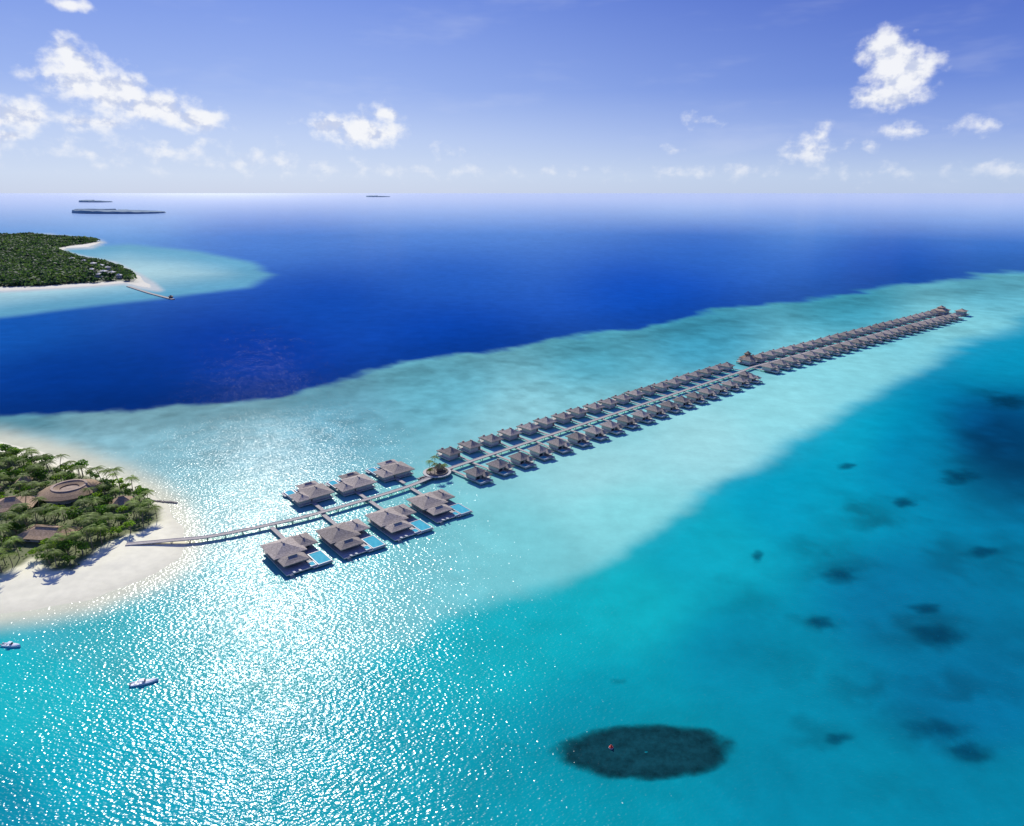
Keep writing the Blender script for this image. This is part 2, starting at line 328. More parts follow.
# ---------------------------------------------------------------- vegetation
def leafmesh(name,pts,nrm,size,mat,jit=.6,parent=None):
    n=len(pts); a=rng.normal(size=(n,3)); nn=nrm+rng.normal(size=(n,3))*jit; nn/=np.linalg.norm(nn,axis=1)[:,None]
    u=np.cross(nn,a); u/=np.linalg.norm(u,axis=1)[:,None]; v=np.cross(nn,u)
    s=(size*rng.uniform(.6,1.3,n))[:,None]; el=rng.uniform(.5,.9,n)[:,None]
    V=np.stack([pts-u*s,pts-v*s*el,pts+u*s,pts+v*s*el],1).reshape(-1,3)
    return npmesh(name,V,np.arange(4*n).reshape(n,4),mat,parent=parent,smooth=False)
def make_tree(h,r,mat,n=420):
    root=empty('broadleaf_tree'); t=MB()
    t.tube((0,0,-.3),(.1,.05,h*.55),.28,.18); 
    for k in range(4):
        a=k*1.6+.4; t.tube((.1,.05,h*.45),(math.cos(a)*r*.55,math.sin(a)*r*.55,h*.8),.14,.05,5)
    t.build('trunk',M['bark'],root)
    lumps=[(rng.uniform(-.62,.62)*r,rng.uniform(-.62,.62)*r,h*rng.uniform(.62,1.0),r*rng.uniform(.32,.52)) for _ in range(9)]
    lumps.append((0,0,h*.85,r*.55)); L=np.array(lumps); k=rng.integers(0,len(L),n)
    dn=rng.normal(size=(n,3)); dn[:,2]=np.abs(dn[:,2])*1.0-.25; dn/=np.linalg.norm(dn,axis=1)[:,None]
    pts=L[k,:3]+dn*(L[k,3]*rng.uniform(.75,1.08,n))[:,None]*np.array([1,1,.75])
    leafmesh('crown',pts,dn,.36,mat,.5,root); return root
def make_palm(h,lean,nf=13,fl=3.4):
    root=empty('coconut_palm'); t=MB(); N_=6; pr=[]
    for k in range(N_+1):
        s=k/N_; pr.append((lean*s*s,.15*math.sin(s*3),h*s-.3*(1-s)))
    for k in range(N_): t.tube(pr[k],pr[k+1],.19-.012*k,.19-.012*(k+1),6)
    t.build('trunk',M['bark'],root); top=Vector(pr[-1]); V=[];Fc=[]
    for q in range(nf):
        a=2*math.pi*q/nf+random.uniform(-.2,.2); up=random.uniform(.15,1.0); L_=fl*random.uniform(.85,1.1)
        d=Vector((math.cos(a),math.sin(a),0)); w=Vector((-math.sin(a),math.cos(a),0)); m=13
        for k in range(m):
            s=(k+.5)/m; p=top+d*(L_*s*(1-.15*s*(1-up)))+Vector((0,0,L_*(up*.75*s-(.55+.45*up)*s*s*1.05)))
            ll=.62*math.sin(math.pi*min(1,s*.93+.1))+.1; bw=.5*L_/m
            for sg in (-1,1):
                e=p+w*sg*ll+d*.22-Vector((0,0,ll*.4)); o=len(V)
                V+= [tuple(p-d*bw),tuple(p+d*bw),tuple(e+d*bw*.5),tuple(e-d*bw*.4)]; Fc.append((o,o+1,o+2,o+3))
    npmesh('crown',np.array(V),np.array(Fc),M['palm'],parent=root,smooth=False)
    return root
trees=[make_tree(4.6,2.9,M['leaf'],400),make_tree(5.4,3.6,M['leaf'],540),make_tree(4.0,2.4,M['leaf2'],310),make_tree(4.6,3.1,M['leaf2'],410),make_tree(6.0,3.2,M['leaf'],500)]
palms=[make_palm(7.2,1.0,15,4.2),make_palm(8.6,1.6,16,4.2),make_palm(6.2,.5,14,3.8)]
used={id(o):False for o in trees+palms}
def plant(proto,loc,rz,sc,label,cat,group=None):
    o=proto if not used[id(proto)] else copy_tree(proto)
    used[id(proto)]=True
    o.location=loc; o.rotation_euler=(0,0,rz); o.scale=(sc,sc,sc*random.uniform(.9,1.1))
    for k in ('label','category','group'):
        if k in o: del o[k]
    return tag(o,label,cat,group)
BLD=[(70,490,11.8),(12,504,9.6),(48,532,9.8),(122,501,5.2),(-14,490,6),(24,480,3.8)]
bw=[(at(a,b,3.5),r) for a,b,r in BLD]
tw=wpoly(NEAR_TREES)
placed=[]
def okspot(p,md):
    if any((p[0]-q[0])**2+(p[1]-q[1])**2<md*md for q in placed): return False
    for c,r in bw:
        if (p[0]-c.x)**2+(p[1]-c.y)**2<r*r: return False
        if (p[0]-c.x)**2<(r*.85)**2 and 0<c.y-p[1]<r+4.5: return False
    return True
nt_=0; npalm=0
for k in range(16000):
    x=random.uniform(-250,-80); y=random.uniform(195,400)
    pxx,pyy=proj(x,y)
    if pxx<-18: continue
    d=float(sdist(np.array([x]),np.array([y]),tw)[0])
    if d<1.2: continue
    if not okspot((x,y),3.6): continue
    edge=d<8; isp=random.random()<(.7 if pyy>515 else (.32 if edge else .52))
    placed.append((x,y)); z=1.0
    if isp and npalm<260:
        npalm+=1
        lab,grp=(('coconut palm leaning over the sandy rim of the near island','palms along the near island shore') if edge else ('coconut palm with pale feathery crown inside the near island grove','palms inside the near island grove'))
        plant(random.choice(palms),(x,y,z),random.uniform(0,6.28),random.uniform(.75,1.05),lab,'palm tree',grp)
    elif nt_<290:
        nt_+=1; q=random.choices(range(5),[4,3,4,3,2])[0]
        yl=q in (2,3)
        lab=('bright yellow green bushy tree' if yl else 'dark green broadleaf tree')+(' at the sandy edge of the near island' if edge else ' in the middle of the near island grove')
        plant(trees[q],(x,y,z),random.uniform(0,6.28),random.uniform(.6,1.1),lab,'tree',('yellow green' if yl else 'dark green')+(' trees at the near island edge' if edge else ' trees in the near island grove'))
print('TREES',nt_,npalm)
n=13000; ux=rng.uniform(-260,-80,n); uy=rng.uniform(195,400,n); d=sdist(ux,uy,tw)+fbm(ux/5,uy/5,33)*14; keep=d>2
for c,r in bw: keep&=((ux-c.x)**2+(uy-c.y)**2>(r*.8)**2)
pts=np.stack([ux[keep],uy[keep],1.1+rng.uniform(0,1.3,keep.sum())],1)
tag(leafmesh('undergrowth',pts,np.tile([0,0,1.0],(len(pts),1)),.5,M['under'],.7),'low green bushes carpeting the ground under the near island trees','bushes',kind='stuff')
hp=[(84,261),(93,264),(101,266),(108,268),(92,270),(104,272),(112,273),(119,276),(98,275),(72,259)]
hpw=[at(a,b,5) for a,b in hp]
def leafforest(name,poly,n,rr,hh,mat,label):
    P_=np.array(wpoly(poly)); X_=rng.uniform(P_[:,0].min(),P_[:,0].max(),n*8); Y_=rng.uniform(P_[:,1].min(),P_[:,1].max(),n*8)
    d=sdist(X_,Y_,P_)+fbm(X_/60,Y_/60,61)*24; ok=(d>rr*.3)&(X_>-1.0*Y_)
    for c in hpw: ok&=~((np.hypot(X_-c.x,Y_-c.y)<10)|((np.abs((X_-c.x)*c.y-(Y_-c.y)*c.x)/c.length<8)&(c.y-Y_>0)&(c.y-Y_<52)))
    k=np.where(ok)[0][:n]; m=22; big=1+.5*fbm(X_[k]/90,Y_[k]/90,77)*2
    s=rr*rng.uniform(.5,1.5,len(k)); h=hh*big*rng.uniform(.6,1.25,len(k))*np.minimum(1,.45+d[k]/60)
    dn=rng.normal(size=(len(k),m,3)); dn[...,2]=np.abs(dn[...,2])-.1; dn/=np.linalg.norm(dn,axis=2)[...,None]
    pts=dn*np.stack([s,s,h*.45],1)[:,None,:]+np.stack([X_[k],Y_[k],h*.55+1],1)[:,None,:]
    return tag(leafmesh(name,pts.reshape(-1,3),dn.reshape(-1,3),2.3,mat,.35),label,'forest',kind='stuff')
leafforest('forest',FAR_TREES,17000,5.5,10,M['far'],'dense dark green forest covering the larger island at upper left')

# ---------------------------------------------------------------- distant islands
def distant(name,px_,py_,w,b,hh,label,seed):
    c=at(px_,py_); r0=random.Random(seed); n=72
    root=empty(name,(c.x,c.y,0),0,label,'island')
    def P2(k,t): 
        q=at(px_+w/2*k*math.cos(t)*(1+.05*math.sin(3*t+seed)),py_-b*k*math.sin(t)); return q.x-c.x,q.y-c.y
    ts=[2*math.pi*i/n for i in range(n)]
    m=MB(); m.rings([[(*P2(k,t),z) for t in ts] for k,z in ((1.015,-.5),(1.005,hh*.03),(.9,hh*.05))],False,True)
    m.build('beach',M['hazesand'],root)
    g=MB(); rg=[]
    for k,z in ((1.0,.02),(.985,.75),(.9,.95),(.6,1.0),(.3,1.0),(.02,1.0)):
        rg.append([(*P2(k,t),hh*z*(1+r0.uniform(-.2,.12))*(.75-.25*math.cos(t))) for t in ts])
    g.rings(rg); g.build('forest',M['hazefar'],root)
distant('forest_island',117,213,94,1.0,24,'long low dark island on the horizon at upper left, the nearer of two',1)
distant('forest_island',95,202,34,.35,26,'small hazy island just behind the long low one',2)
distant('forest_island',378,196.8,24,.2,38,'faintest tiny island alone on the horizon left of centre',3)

# ---------------------------------------------------------------- villas
def part_stilts(root,pts,z):
    me=None
    for x,y in pts:
        if me is None: o=MB().tube((0,0,-1.5),(0,0,z),.2,n=6).build('stilt',M['post'],root); me=o.data
        else: o=bpy.data.objects.new('stilt',me); col.objects.link(o); o.parent=root
        o.location=(x,y,0)
def roofpart(root,cx,cy,z,a,b,h,mat='thatch',name='roof',capmat='cap'):
    r=MB().hip(cx,cy,z,a,b,h).build(name,M[mat],root)
    l=abs(a-b); c=MB()
    if a>=b: c.box(cx,cy,z+h+.06,l+.7,.55,.3)
    else: c.box(cx,cy,z+h+.06,.55,l+.7,.3)
    c.build('ridge_cap',M[capmat],r); return r
def railing(root,pts,z):
    m=MB()
    for (x0,y0),(x1,y1) in zip(pts[:-1],pts[1:]):
        m.tube((x0,y0,z+.95),(x1,y1,z+.95),.06,n=4); L_=math.hypot(x1-x0,y1-y0); k=max(1,int(L_/2))
        for i in range(k+1): t=i/k; m.box(x0+(x1-x0)*t,y0+(y1-y0)*t,z+.47,.1,.1,.94)
    m.build('railing',M['wood'],root)
def lounger(root,x,y,z,r):
    m=MB(); m.box(x,y,z+.3,.7,1.4,.12,r); c,s=math.cos(r),math.sin(r); m.box(x-s*.95,y+c*.95,z+.5,.7,.5,.12,r); m.box(x-.25,y,z+.14,.08,.9,.24,r); m.box(x+.25,y,z+.14,.08,.9,.24,r)
    m.build('lounger',M['awning'],root)
def pool(root,x,y,z,a,b):
    p=MB(); w=.3
    p.box(x,y-b/2+w/2,z,a,w,.7).box(x,y+b/2-w/2,z,a,w,.7).box(x-a/2+w/2,y,z,w,b-2*w,.7).box(x+a/2-w/2,y,z,w,b-2*w,.7).box(x,y,z-.3,a-2*w,b-2*w,.1)
    o=p.build('pool',M['pooledge'],root); MB().box(x,y,z+.02,a-2*w-.01,b-2*w-.01,.5).build('pool_water',M['poolwater'],o)
def big_villa(mirror=1,long=0,pw=5.0):
    s=mirror; root=empty('water_villa'); z=1.0; e=long
    d=MB(); d.box(-.6*s,-1.5,z-.15,15.4,14,.3); d.box(4.3*s,8.2+e/2,z-.16,7.2,5.4+e,.28); d.box(-4.0*s,7.8+e/2,z-.15,8.6,4.6+e,.3); d.build('deck',M['deck'],root)
    w=MB(); w.box(-3.4*s,-3.2,z+1.1,8.2,8.0,2.2); w.build('wall',M['wall'],root)
    w=MB(); w.box(4.0*s,-4.2,z+1.0,5.2,5.8,2.0); w.build('bedroom_wall',M['wall'],root)
    w=MB(); w.box(-4*s,4.6,z+.9,4.6,5.2,1.8); w.build('pavilion_wall',M['wood'],root)
    roofpart(root,-3.1*s,-2.4,z+2.3,11.8,13.0,2.0); roofpart(root,4.3*s,-3.7,z+2.1,7.4,10.0,1.5); roofpart(root,-3.4*s,6.4,z+1.9,9.2,6.8,1.25)
    MB().hip(1.6*s,-.6,z+2.1,4.0,4.0,.6,.25).build('porch_roof',M['thatch'],root)
    for cx,cy,a,b in ((-.6*s,.86,1.8,.1),(4.0*s,-1.25,3.4,.1),(-1.65*s,4.6,.1,3),(-4*s,7.25,3.4,.1)):
        fr=MB().box(cx,cy,z+.9,a+.1,b+.02,1.7).build('window',M['wood'],root)
        MB().box(cx+(.06*s if b>a else 0),cy+(.04 if a>b else 0),z+.9,a-.15 if a>b else .1,.12 if a>b else b-.15,1.5).build('pane',M['glass'],fr)
    MB().box(1.05*s,-6.4,z+1.0,.7,.14,2.0).box(1.05*s,-6.4,z+2.06,1.0,.3,.1).build('door',M['wood'],root)
    pool(root,5.0*s,6.2+e,z+.12,pw,9.0); pool(root,1.2*s,8.6+e,z+.08,2.2,3.2)
    railing(root,[(-8.1*s,5.2),(-8.1*s,-8.2)],z)
    lounger(root,-5.6*s,10.2+e-.6,z,0); lounger(root,-3.6*s,10.2+e-.6,z,0); lounger(root,1.6*s,3.4,z,.2)
    st=MB(); 
    for k in range(4): st.box(-6.6*s,10.3+e+.4*k,z-.25-.32*k,1.4,.4,.12)
    st.build('steps',M['deck'],root)
    part_stilts(root,[(x*s,y) for x in (-7.4,-2.5,2.5,6.4) for y in (-7.6,0,4.6)]+[(-5.5*s,9.6+e),(.9*s,9.6+e),(7*s,10.2+e)],z-.3)
    return root
def small_villa(detail,wl):
    root=empty('water_villa'); z=1.3
    MB().box(-.2,-.6,z-.15,8.8,9.4,.3).box(0.6,5.6,z-.16,7.4,3.2,.28).build('deck',M['deck'],root)
    MB().box(0,-1.4,z+1.2,6.8,6.6,2.4).build('wall',M['wall'],root)
    roofpart(root,0,-1.2,z+2.5,8.6,9.6,2.4)
    roofpart(root,-1.8,3.6,z+2.1,4.8,4.4,1.3,name='terrace_roof')
    MB().box(3.0,-5.3-wl/2+.1,z-.17,1.4,wl,.3).build('walkway',M['jetty'],root)
    pool(root,2.5,5.0,z+.1,3.4,4.0)
    if detail>0:
        for cx in (-1.8,1.6):
            fr=MB().box(cx,1.94,z+1.1,2.2,.1,2.0).build('window',M['wood'],root); MB().box(cx,1.98,z+1.1,1.95,.1,1.75).build('pane',M['glass'],fr)
        MB().box(2.4,-4.74,z+1.1,1.2,.1,2.2).box(2.4,-4.8,z+2.25,1.5,.3,.1).build('door',M['wood'],root)
        for tx_ in (-3.7,-.1): MB().box(tx_,5.0,z+1.05,.16,.16,2.1).build('terrace_post',M['wood'],root)
        lounger(root,0.1,6.0,z,0)
        st=MB(); 
        for k in range(4): st.box(-1.6,7.4+.35*k,z-.25-.33*k,1.2,.35,.12)
        st.build('steps',M['deck'],root)
    part_stilts(root,[(x,y) for x in (-3.8,3.8) for y in (-4.9,.4,6.2)],z-.28)
    return root
JZ=1.5
JK=[at(a,b,JZ) for a,b in ((126,544),(200,537.5),(262,526),(318,513),(400,489),(437,474.5),(456,466),(738,372.5),(752,367),(944,315.5))]
JP=[(p.x,p.y) for p in JK]
JC=[]
for i in range(len(JP)-1):
    p0=Vector(JP[max(i-1,0)]);p1=Vector(JP[i]);p2=Vector(JP[i+1]);p3=Vector(JP[min(i+2,len(JP)-1)])
    nseg=6 if i<6 else 1
    for k in range(nseg):
        t=k/nseg; q=.5*((2*p1)+(p2-p0)*t+(2*p0-5*p1+4*p2-p3)*t*t+(3*p1-p0-3*p2+p3)*t**3) if i<6 and i>0 else p1.lerp(p2,t)
        JC.append((q.x,q.y))
JC.append(JP[-1])
def nearest_jetty(x,y):
    best=None
    for (x0,y0),(x1,y1) in zip(JC[:-1],JC[1:]):
        ex,ey=x1-x0,y1-y0; t=max(0,min(1,((x-x0)*ex+(y-y0)*ey)/(ex*ex+ey*ey))); qx,qy=x0+t*ex,y0+t*ey; d=math.hypot(x-qx,y-qy)
        if best is None or d<best[0]: best=(d,qx,qy)
    return best
jt=empty('jetty',(0,0,0),0,'long wooden jetty running from the sandy island past all the water villas','jetty')
def strip(m,pts,w,z,th,off=0.0):
    pts=[Vector((p[0],p[1],0)) for p in pts]; L_=[]
    for i,p in enumerate(pts):
        d=(pts[min(i+1,len(pts)-1)]-pts[max(i-1,0)]).normalized(); nrm=Vector((d.y,-d.x,0))
        a=p+nrm*(off-w/2); b=p+nrm*(off+w/2); L_.append([(a.x,a.y,z-th),(b.x,b.y,z-th),(b.x,b.y,z),(a.x,a.y,z)])
    m.rings(L_)
m=MB(); strip(m,JC,2.2,JZ,.25); m.build('walkway_deck',M['jetty'],jt)
for sg in (-1,1):
    m=MB(); strip(m,JC,.16,JZ+.1,.095,sg*1.0); m.build('edge_rail',M['deck'],jt)
seg=[];acc=0
for (x0,y0),(x1,y1) in zip(JC[:-1],JC[1:]):
    L_=math.hypot(x1-x0,y1-y0); nx_,ny_=(y1-y0)/L_,-(x1-x0)/L_; s_=6-acc if acc else 3
    while s_<L_:
        for sg in (-1,1): seg.append((x0+(x1-x0)*s_/L_+nx_*sg*.85,y0+(y1-y0)*s_/L_+ny_*sg*.85))
        s_+=6
    acc=L_-(s_-6); acc=acc if acc>0 else .01
pm=MB().tube((0,0,-1.5),(0,0,JZ-.25),.15,n=6).build('post',M['post'],jt); first=True; rest=MB()
for i,(x,y) in enumerate(seg):
    if i<96:
        o=pm if first else pm.copy()
        if not first: col.objects.link(o)
        first=False; o.location=(x,y,0)
    else: rest.tube((x,y,-1.5),(x,y,JZ-.25),.15,n=5)
tag(rest.build('far_posts',M['post'],jt),kind='stuff')
d0=Vector((JP[4][0]-JP[3][0],JP[4][1]-JP[3][1],0)).normalized()
bigA=big_villa(-1,2.5); bigB=big_villa(-1,-1.0,3.8)
words=['first','second','third','fourth','fifth','sixth','seventh','eighth','ninth','tenth','eleventh','twelfth','thirteenth','fourteenth','fifteenth','sixteenth','seventeenth','eighteenth','nineteenth','twentieth']+['twenty '+w for w in ('first','second','third','fourth','fifth','sixth','seventh','eighth','ninth')]+['thirtieth']+['thirty '+w for w in ('first','second','third','fourth','fifth','sixth','seventh','eighth')]
front=[(295,549),(349,534),(397,518),(437,502)]; back=[(307,492),(350,482),(389,469)]
def linkway(root,loc,rz,target,x_local,sc):
    dx,dy=target[0]-loc[0],target[1]-loc[1]; c,s=math.cos(-rz),math.sin(-rz)
    ty_=(dx*s+dy*c)/sc; y1=ty_+1.0; y0=-8.4
    MB().box(x_local,(y0+y1)/2,.95,1.6,abs(y1-y0),.28).build('walkway',M['jetty'],root)
def bigrow(lst,proto,sgn,sc,text,grp):
    kids=list(proto.children); res=[]
    for i,(a,b) in enumerate(lst):
        p=at(a,b,2.6); nn=Vector((d0.y,-d0.x,0))*sgn; rz=math.atan2(-nn.x,nn.y)
        if i==0: o=proto
        else:
            o=proto.copy(); col.objects.link(o)
            for ch in kids: copy_tree(ch,o)
        o.location=(p.x,p.y,0); o.rotation_euler=(0,0,rz); o.scale=(sc,sc,sc)
        tag(o,text%words[i],'water villa',grp); q=nearest_jetty(p.x,p.y); res.append((o,(p.x,p.y),rz,(q[1],q[2])))
    for o,l,rz,t in res: linkway(o,l,rz,t,-1.05,sc)
bigrow(front,bigA,1,1.0,'large thatched villa with pool, %s from the sandy island, lagoon side of jetty','large villas on the lagoon side')
bigrow(back,bigB,-1,.94,'large thatched villa, %s from the sandy island, open sea side of jetty','large villas on the open sea side')
def row(A_,B_,side,off,s0,sp,n,proto,text,grp,sc=.9):
    A_=Vector((*A_,0)); B_=Vector((*B_,0)); d=(B_-A_).normalized(); nn=Vector((d.y,-d.x,0))*side; rz=math.atan2(-nn.x,nn.y)
    kids=list(proto.children)
    for i in range(n):
        if i==0: o=proto
        else:
            o=proto.copy(); col.objects.link(o)
            for ch in kids: copy_tree(ch,o)
        p=A_+d*(s0+sp*i)+nn*(off+random.uniform(-.5,.5)); o.location=(p.x,p.y,0); o.rotation_euler=(0,0,rz+random.uniform(-.06,.06)); o.scale=(sc,sc,sc)
        tag(o,text%words[i],'water villa',grp)
L1=math.dist(JP[6],JP[7]); L2=math.dist(JP[8],JP[9]); print('LEN',L1,L2)
row(JP[6],JP[7],1,16.0,-1,13.4,int((L1-2)/13.4)+1,small_villa(1,12.0),'small thatched water villa, %s past the palm platform, lagoon side of the jetty','near small villas on the lagoon side',.93)
row(JP[6],JP[7],-1,13.8,7,13.2,int((L1-12)/13.2)+2,small_villa(1,9.4),'small thatched water villa, %s past the palm platform, sea side of the jetty','near small villas on the open sea side',.92)
n2_=int((L2-8)/14.6)+1
row(JP[8],JP[9],1,12.6,3,14.6,n2_,small_villa(0,7.4),'tiny far water villa, %s past the middle pavilion, lagoon side of the jetty','far villas on the lagoon side',1.02)
row(JP[8],JP[9],-1,10.8,10,14.6,n2_,small_villa(0,5.2),'tiny far water villa, %s past the middle pavilion, sea side of the jetty','far villas on the open sea side',1.02)

pp=at(437,471,2.1); rt=empty('round_platform',(pp.x,pp.y,-.4),0,'round wooden platform with palms and a small hut beside the jetty bend','platform')
MB().lathe([(6.3,1.75),(6.3,2.14)],28,cap0=True,cap1=True).build('deck',M['deck'],rt)
MB().lathe([(4.9,2.15),(4.9,2.6),(4.6,2.6),(4.6,2.3)],28,cap0=False,cap1=True).build('planter',M['wood'],rt)
MB().lathe([(2.3,3.9),(2.35,4.1),(1.2,5.0),(.1,5.9)],12,1.2,1.2,cap0=True,cap1=True).build('hut_roof',M['thatch_brown'],rt)
MB().lathe([(1.6,2.6),(1.6,4.0)],12,1.2,1.2).build('hut_wall',M['wood'],rt)
for k in range(8): 
    a=k*math.pi/4; MB().tube((5.4*math.cos(a),5.4*math.sin(a),-1.5),(5.4*math.cos(a),5.4*math.sin(a),1.8),.2).build('stilt',M['post'],rt)
for i,(dx,dy,lb) in enumerate([(-3.6,.5,'leftmost palm on the round jetty platform'),(-1,3,'palm at the back of the round jetty platform'),(3.4,-1,'palm at the right of the round jetty platform'),(-.8,-3,'palm at the front of the round jetty platform')]):
    plant(palms[i%3],(pp.x+dx,pp.y+dy,1.9),i*1.9,.62,lb,'palm tree')
for dx,dy,lb in ((2.9,2.8,'small bushy tree behind the hut on the round jetty platform'),(-2.8,-1.6,'small bushy tree at the left front of the round jetty platform')):
    plant(trees[2],(pp.x+dx,pp.y+dy,1.8),1,.5,lb,'tree')
def pavilion(loc,rz,a,b,label,tiers,mat,h=2.8):
    r=empty('jetty_pavilion',loc,rz,label,'pavilion'); z=1.7
    MB().box(0,0,z-.2,a+3,b+3,.42).build('deck',M['jetty'],r); MB().box(0,0,z+1.5,a-1.5,b-1.5,3.0).build('wall',M['wall'],r)
    roofpart(r,0,0,z+3.1,a+.8,b+.8,h,mat)
    if tiers: MB().box(0,0,z+4.9,a*.36,b*.36,1.9).build('upper_wall',M['wood'],r); roofpart(r,0,0,z+5.9,a*.52,b*.48,1.5,mat,'upper_roof')
    for s in (-1,1):
        for t in (-1,1): 
            MB().box(s*a*.2,t*(b/2-.72),z+1.3,a*.22,.12,2.0).build('window',M['glass'],r)
    part_stilts(r,[(x,y) for x in (-a/2-.5,0,a/2+.5) for y in (-b/2-.5,0,b/2+.5)],z-.4); return r
ang=math.atan2(JP[7][1]-JP[6][1],JP[7][0]-JP[6][0]); ang2=math.atan2(JP[9][1]-JP[8][1],JP[9][0]-JP[8][0])
q=at(746,362,2); pavilion((q.x+2,q.y+4,0),ang,9,8,'brown thatched arrival pavilion where the two stretches of small villas meet',True,'thatch_brown')
q=at(739,377,2); pavilion((q.x+3,q.y-2,0),ang,7,6.5,'low square pavilion on the lagoon side of the middle jetty junction',False,'thatch',2)
q=at(942,313,2); pavilion((q.x,q.y+3,0),ang2,16,13,'large tan roofed restaurant at the far end of the jetty',True,'thatch_tan',3)
q=at(961,313.5,2); pavilion((q.x,q.y,0),ang2,10,9,'low tan pavilion on the outermost deck beyond the jetty restaurant',False,'thatch_tan',2.2)

# ---------------------------------------------------------------- island buildings
c=bw[0][0]; r=empty('round_building',(c.x,c.y,1.0),0,'round thatched building with an open pale centre among the near island trees','building'); r.scale=(1.22,1.22,.9)
MB().lathe([(7.6,0),(7.6,3.2)],32).build('wall',M['wall'],r)
MB().lathe([(9.2,2.7),(9.4,2.95),(7.6,3.9),(5.2,4.9),(4.7,4.9),(3.6,4.4),(2.9,4.1),(2.9,3.7)],40).build('roof',M['thatch_brown'],r)
MB().lathe([(5.45,4.82),(5.4,5.15),(4.6,5.15),(4.55,4.82)],40).build('ridge_ring',M['thatch_tan'],r)
MB().lathe([(3.2,3.6),(.05,3.8)],24,cap1=True).build('centre_roof',M['thatch_tan'],r)
def hut(i,a,b,rz,h,label,mat='thatch_brown'):
    c=bw[i][0]; r=empty('thatched_hut',(c.x,c.y,1.0),rz,label,'building')
    MB().box(0,0,1.2,a-3.4,b-3.4,2.4).build('wall',M['wall'],r); roofpart(r,0,0,2.3,a,b,h,mat,'roof','thatch_brown')
    MB().box(0,-b/2+1.66,1.1,1.5,.12,2.0).build('door',M['wood'],r)
    for s in (-1,1): MB().box(s*a*.26,-b/2+1.66,1.3,1.4,.12,1.1).build('window',M['glass'],r)
hut(1,17,14,.3,3.2,'broad brown thatched hut at the left picture edge in the near island grove')
hut(2,19,11,-.12,2.2,'long brown thatched building nearest the beach on the near island')
hut(3,9,7.5,.5,2.2,'small brown thatched hut near the right tip of the near island grove')
hut(4,9,8,.1,3.0,'thatched roof half cut off by the left picture edge')
hut(5,6,5,.4,2.0,'small thatched hut behind the round building')
a0=at(150,501); a1=at(176,503); m=MB()
for k in range(26):
    t=k/25; p=a0.lerp(a1,t); s=random.uniform(.4,.65)
    m.add([(p.x+random.uniform(-.4,.4)+s*x,p.y+random.uniform(-.4,.4)+s*y,.1+s*z*.8) for x,y,z in ((-1,-1,-1),(1,-1,-1),(1,1,-1),(-1,1,-1),(-.6,-.6,.7),(.6,-.7,.8),(.7,.6,.6),(-.6,.7,.9))],[(3,2,1,0),(4,5,6,7),(0,1,5,4),(1,2,6,5),(2,3,7,6),(3,0,4,7)])
tag(m.build('rock_groyne',M['rock']),'short low rock groyne reaching from the near island into the shallows','groyne')
hl=['uppermost left','second highest left','third highest','right of the third highest','left hand one of the middle pair','right hand one of the middle pair','just right of the middle pair','rightmost near the beach tip','lowest','most hidden far left']
def fh():
    r=empty('island_house'); MB().box(0,0,2,8,7,4).build('wall',M['wall'],r); roofpart(r,0,0,4,10.5,9,1.6,'houseroof','roof','houseroof'); return r
proto=fh(); kids=list(proto.children)
for i,p in enumerate(hpw):
    if i==0:o=proto
    else:
        o=proto.copy(); col.objects.link(o)
        for ch in kids: copy_tree(ch,o)
    o.location=(p.x,p.y,1.8); o.rotation_euler=(0,0,random.uniform(0,3)); o.scale=(random.uniform(.75,1.1),)*2+(1.15,)
    tag(o,'pale grey roofed house in the distant wooded island, '+hl[i],'house','houses in the distant wooded island')
a0=at(128,286,1); a1=at(150,293,1); a2=at(173,299,1); m=MB(); strip(m,[(a0.x,a0.y),(a1.x,a1.y),(a2.x,a2.y)],4,1.0,1.5)
fj=m.build('stone_pier',M['rock']); tag(fj,'brown stone pier off the tip of the distant wooded island','pier')
p=at(171,298,1); roofpart(fj,p.x,p.y,3,5,4,1.2,'thatch_brown','pier_roof'); MB().box(p.x,p.y,2.0,3.5,3,2.0).build('pier_hut',M['wood'],fj)

